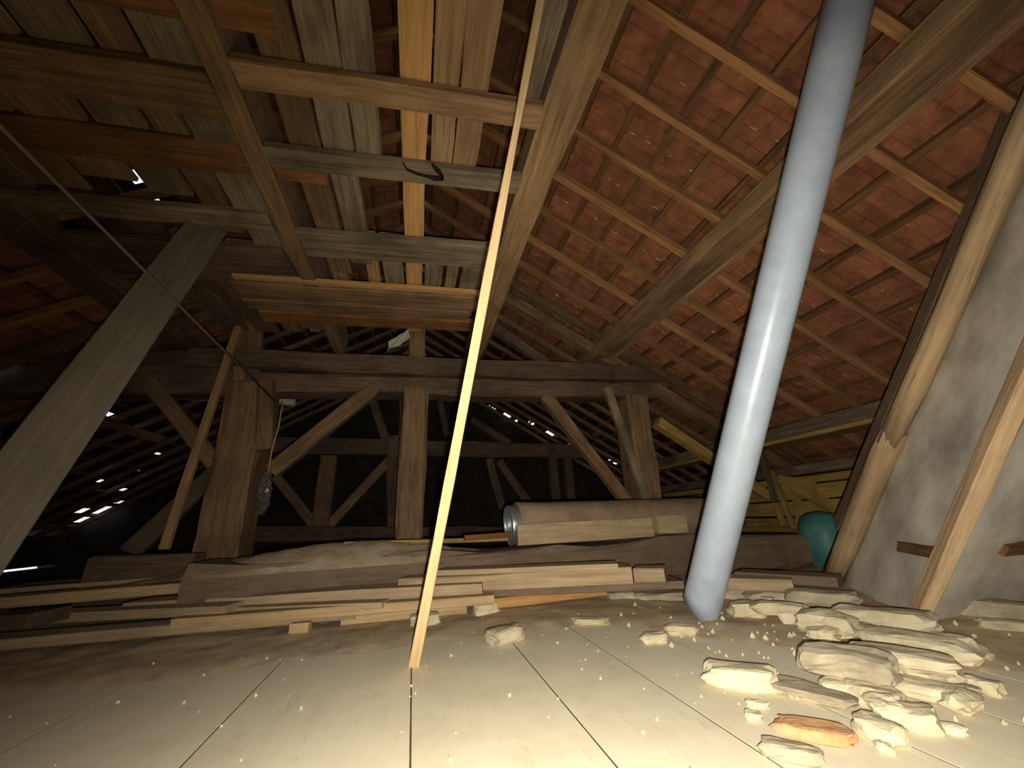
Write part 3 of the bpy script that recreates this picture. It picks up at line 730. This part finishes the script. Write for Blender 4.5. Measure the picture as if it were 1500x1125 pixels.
# eaves: yellow pine boards, leaning sticks, straw
kw = empty('knee_wall', (4.15, 3.2, 0), 'low yellow board wall under the eaves behind the teal tub', 'board wall')
for (za, zb_, dx) in ((.215, .285, .0), (.05, .20, .03), (-.12, .03, .0), (-.30, -.14, .02), (-.48, -.32, 0)):
    boxpl('wall_board', 4.14+dx, 4.18+dx, 1.0, 6.0, H+za, H+zb_, 'yellow', kw, irr=.12, axis=1)
for i, (a, b_, lb_) in enumerate([((1114, 665), (1148, 772), 'left yellowish stick of the pair leaning beside the pipe'), ((1131, 690), (1163, 775), 'right yellowish stick of the pair leaning beside the pipe'),
                                ((1108, 640), (1136, 735), 'short dark stick leaning under the lower purlin')]):
    tag(timber('leaning_stick', PY(*a, 3.4), PY(*b_, 3.15), .045, .04, 'yellow' if i < 2 else 'oak_dark', up=(0, 1, 0), irr=.15), lb_, 'stick')
for i, (a, b_, w_, lb_) in enumerate([((1140, 700), (1215, 742), .09, 'splintered yellow board sloping towards the tub'), ((1165, 720), (1178, 800), .08, 'yellow board standing upright left of the tub'),
                                     ((1190, 722), (1225, 750), .11, 'broken yellow slab just above the tub'), ((1130, 705), (1195, 715), .14, 'wide yellow offcut under the wall plate')]):
    tag(timber('broken_board', PY(*a, 3.32+i*.05), PY(*b_, 3.22+i*.04), .03, w_, 'yellow', up=(0, 0, 1) if i != 1 else (1, 0, 0), irr=.3), lb_, 'board')
# straw tuft
vs, fs = [], []
c = PZ(1165, 812, .035)
for i in range(60):
    a = rnd.uniform(0, 6.28); p = c+Vector((rnd.uniform(-.07, .07), rnd.uniform(-.04, .04), rnd.uniform(-.01, .03)))
    d = Vector((math.cos(a), math.sin(a)*.5, rnd.uniform(-.1, .3)))*.06; s_ = Vector((0, 0, .004)); o = len(vs)
    vs += [p-d, p+d, p+d+s_, p-d+s_, p-d+Vector((0, .004, 0)), p+d+Vector((0, .004, 0))]; fs += [(o, o+1, o+2, o+3), (o, o+1, o+5, o+4)]
tag(new_obj('straw_tuft', vs, fs, 'straw'), 'small tuft of yellow straw left of the teal tub', 'straw', kind='stuff')

# ------------------------------------------------------------------ rubble
def stone_mesh(wx, wy, wz, seed, rough=.22):
    rr = random.Random(seed); n = 5; vs, fs, idx = [], [], {}
    def key(i, j, k):
        if (i, j, k) not in idx:
            p = Vector((i/n*2-1, j/n*2-1, k/n*2-1)); q = p.copy()
            l8 = (abs(p.x)**6+abs(p.y)**6+abs(p.z)**6)**(1/6); q = p/l8 if l8 > 0 else p
            q = q*.93
            nv = noise.noise_vector(q*1.1+Vector((seed*3.7, 0, 0)))*rough*1.5 + noise.noise_vector(q*3+Vector((0, seed*2.1, 0)))*rough*.5
            q = q+nv
            idx[(i, j, k)] = len(vs); vs.append((q.x*wx/2, q.y*wy/2, q.z*wz/2))
        return idx[(i, j, k)]
    for a in range(n):
        for b2 in range(n):
            fs.append((key(a, b2, 0), key(a, b2+1, 0), key(a+1, b2+1, 0), key(a+1, b2, 0)))
            fs.append((key(a, b2, n), key(a+1, b2, n), key(a+1, b2+1, n), key(a, b2+1, n)))
            fs.append((key(a, 0, b2), key(a+1, 0, b2), key(a+1, 0, b2+1), key(a, 0, b2+1)))
            fs.append((key(a, n, b2), key(a, n, b2+1), key(a+1, n, b2+1), key(a+1, n, b2)))
            fs.append((key(0, a, b2), key(0, a, b2+1), key(0, a+1, b2+1), key(0, a+1, b2)))
            fs.append((key(n, a, b2), key(n, a+1, b2), key(n, a+1, b2+1), key(n, a, b2+1)))
    return vs, fs
stones = [
 (1043, 972, 1132, 1016, 0, 'stone', 'largest pale stone block lying alone in front of the pipe foot', -.1),
 (978, 915, 1019, 934, 0, 'stone', 'small squared stone tucked against the foot of the pipe', 0),
 (942, 927, 976, 946, 0, 'stone', 'small stone chip just left of the pipe foot', .3),
 (843, 905, 889, 919, 0, 'stone', 'flat oval stone lying alone between lath and pipe', 0),
 (818, 858, 863, 877, 0, 'stone_grey', 'dusty squared stone against the right part of the lumber pile', 0),
 (857, 850, 886, 873, 0, 'stone', 'knobbly round stone beside the dusty squared one', .5),
 (696, 880, 729, 904, 0, 'stone', 'round white stone under the end of the narrow light board', .4),
 (603, 896, 642, 920, 0, 'stone', 'whitish stone directly behind the tall lath', .2),
 (894, 866, 932, 882, 0, 'stone_grey', 'long flat chip in front of the dark dusty board', 0),
 (914, 871, 934, 882, 0, 'stone', 'tiny pale chip in front of the flat chips', 0),
 (716, 916, 766, 948, 0, 'stone_grey', 'wedge-shaped brownish rubble piece right of the tall lath', .6),
 (935, 866, 1000, 884, 0, 'stone_grey', 'low flat stone left of the pipe near the pile', 0),
 (1060, 852, 1098, 884, 0, 'stone_grey', 'upright slab fragment immediately right of the pipe', .2),
 (1076, 878, 1122, 910, 0, 'stone', 'pale block at the left end of the rubble heap', .1),
 (1102, 864, 1172, 890, 0, 'stone_grey', 'flat slab at the back left of the rubble heap', .1),
 (1112, 880, 1176, 906, .03, 'stone', 'pale slab in the left half of the rubble heap', -.1),
 (1168, 860, 1246, 894, .02, 'stone_grey', 'broad flat slab at the back of the heap below the log', -.15),
 (1150, 890, 1204, 920, 0, 'stone', 'front stone of the left half of the heap', .2),
 (1188, 890, 1252, 936, .02, 'stone', 'angular stone in the middle of the heap front', -.3),
 (1246, 884, 1348, 932, .02, 'stone', 'large slab against the foot of the chimney', -.2),
 (1292, 924, 1412, 968, 0, 'stone', 'long pointed slab right of the chimney foot', -.2),
 (1196, 944, 1300, 1004, .03, 'stone_grey', 'large greyish slab on top of the front heap', -.2),
 (1262, 950, 1376, 990, .03, 'stone', 'wide pale slab behind the front heap', -.15),
 (1216, 996, 1262, 1030, 0, 'stone', 'pale stone at the left foot of the front heap', .2),
 (1254, 1002, 1318, 1044, 0, 'stone', 'triangular stone at the very front of the heap', -.4),
 (1322, 1000, 1412, 1036, 0, 'stone', 'clean rectangular slab at the right of the front heap', -.1),
 (1312, 976, 1380, 1002, .02, 'stone_grey', 'greyish flat stone between the two front slabs', 0),
 (1366, 976, 1404, 1003, 0, 'stone', 'thin stone just behind the clean rectangular slab', -.3),
 (1314, 1034, 1372, 1078, 0, 'stone', 'rounded squarish stone lying in front of the rectangular slab', .1),
 (1268, 1054, 1322, 1094, 0, 'stone', 'yellowish diamond-shaped stone near the bottom right', -.6),
 (1378, 1062, 1410, 1080, 0, 'stone', 'small oval stone near the bottom right corner', 0),
 (1428, 994, 1464, 1020, 0, 'stone', 'isolated pointed stone near the right edge', -.5),
 (1400, 1004, 1432, 1022, 0, 'stone_grey', 'little flat stone left of the isolated pointed one', 0),
 (1150, 1064, 1238, 1094, 0, 'brick', 'flat orange brick fragment sunk in the dust at bottom right', 0),
 (1126, 1094, 1196, 1122, 0, 'stone_grey', 'low slab fragment at the bottom edge below the brick', 0),
 (1290, 1094, 1308, 1108, 0, 'stone', 'small white chip at the bottom edge', 0),
 (1140, 1010, 1240, 1034, 0, 'stone_grey', 'low ridge of crumbled mortar right of the big pale block', -.3),
 (1406, 872, 1500, 912, .0, 'stone_grey', 'dim slab lying to the right of the chimney foot', 0),
 (1454, 906, 1500, 930, 0, 'stone_grey', 'dim small rubble at the right edge of the photo', 0),
 (1098, 1030, 1122, 1042, 0, 'stone', 'tiny crumb in front of the big pale block', 0),
 (1096, 1045, 1116, 1060, 0, 'stone', 'tiny white crumb left of the brick fragment', 0),
]
for i, (x0, y0, x1, y1, z, mt, lb_, yaw) in enumerate(stones):
    base = PZ((x0+x1)/2, y1-2, z)
    dep = (RM.inverted() @ (base-O)).z
    wpx = (x1-x0)*dep/F*1.18; hpx = (y1-y0)*dep/F
    # the apparent height is partly the depth of the stone lying on the floor
    wz = max(.018, hpx*.7); wy = max(wpx*.45, hpx*1.1)
    if wy > wpx: wy = wpx*.95
    v_, f_ = stone_mesh(wpx, wy, wz, i*1.37+2, .2 if (x1-x0) > 30 else .3)
    view = Vector((base.x, base.y, 0)).normalized(); ang = math.atan2(view.y, view.x)-math.pi/2+yaw
    mw = Matrix.Translation(base+view*wy*.5+Vector((0, 0, wz*.42))) @ Matrix.Rotation(ang, 4, 'Z')
    tag(new_obj('rubble_stone' if mt != 'brick' else 'brick_fragment', v_, f_, mt, None, mw), lb_, 'stone' if mt != 'brick' else 'brick', None if mt == 'brick' else 'pale stones of the rubble scatter')
frag = [(1128, 884, 'small fragment between the pipe-side block and the pale slab'), (1186, 906, 'small fragment at the middle of the heap front edge'), (1262, 930, 'grey fragment just below the large chimney-foot slab'),
        (1208, 938, 'small fragment perched left above the large greyish slab'), (1398, 950, 'fragment at the tip of the long pointed slab'), (1250, 1012, 'fragment wedged between the two front left stones'),
        (1332, 996, 'fragment wedged left of the clean rectangular slab'), (1300, 1046, 'fragment just in front of the triangular stone'), (1412, 1040, 'fragment beside the lower right corner of the rectangular slab')]
for i, (cx, cy, lb_) in enumerate(frag):
    base = PZ(cx, cy, rnd.uniform(0, .02)); wx = rnd.uniform(.06, .11)
    v_, f_ = stone_mesh(wx, wx*.8, wx*.45, 77+i*1.9, .3)
    tag(new_obj('rubble_stone', v_, f_, 'stone_grey' if i == 2 else 'stone', None, Matrix.Translation(base+Vector((0, 0, wx*.2))) @ Matrix.Rotation(rnd.uniform(0, 6), 4, 'Z')),
        lb_, 'stone', 'pale stones of the rubble scatter')
# crumbs
vs, fs = [], []
for i in range(260):
    if i % 5 == 0: x = rnd.uniform(-1.2, .9); y = rnd.uniform(1.0, 2.4)
    else: x = rnd.gauss(1.45, .5); y = rnd.gauss(1.45, .45)
    if y < .5 or y > 2.7: continue
    r0 = rnd.choice((.004, .005, .006, .009)) * (1.4 if x > .9 else .8); c = Vector((x, y, max(dirt_h(x, y), 0)+r0*.4)); o = len(vs)
    for d in ((1, 0, 0), (-1, 0, 0), (0, 1, 0), (0, -1, 0), (0, 0, 1), (0, 0, -1)): vs.append(c+Vector(d)*r0*rnd.uniform(.6, 1.3))
    fs += [(o+a, o+b2, o+c2) for a, b2, c2 in ((0, 2, 4), (2, 1, 4), (1, 3, 4), (3, 0, 4), (2, 0, 5), (1, 2, 5), (3, 1, 5), (0, 3, 5))]
tag(new_obj('rubble_crumbs', vs, fs, 'stone'), 'scattered plaster crumbs over the dusty floor', 'rubble', kind='stuff')

# ------------------------------------------------------------------ scale model units to metres, tidy up
done = set()
for o in list(bpy.data.objects):
    if o.type == 'MESH' and o.data.name not in done:
        done.add(o.data.name); o.data.transform(Matrix.Scale(S, 4))
    if o.type in ('MESH', 'EMPTY'):
        mb = o.matrix_basis.copy(); mb.translation = mb.translation*S; o.matrix_basis = mb
        if '_pm' in o: del o['_pm']
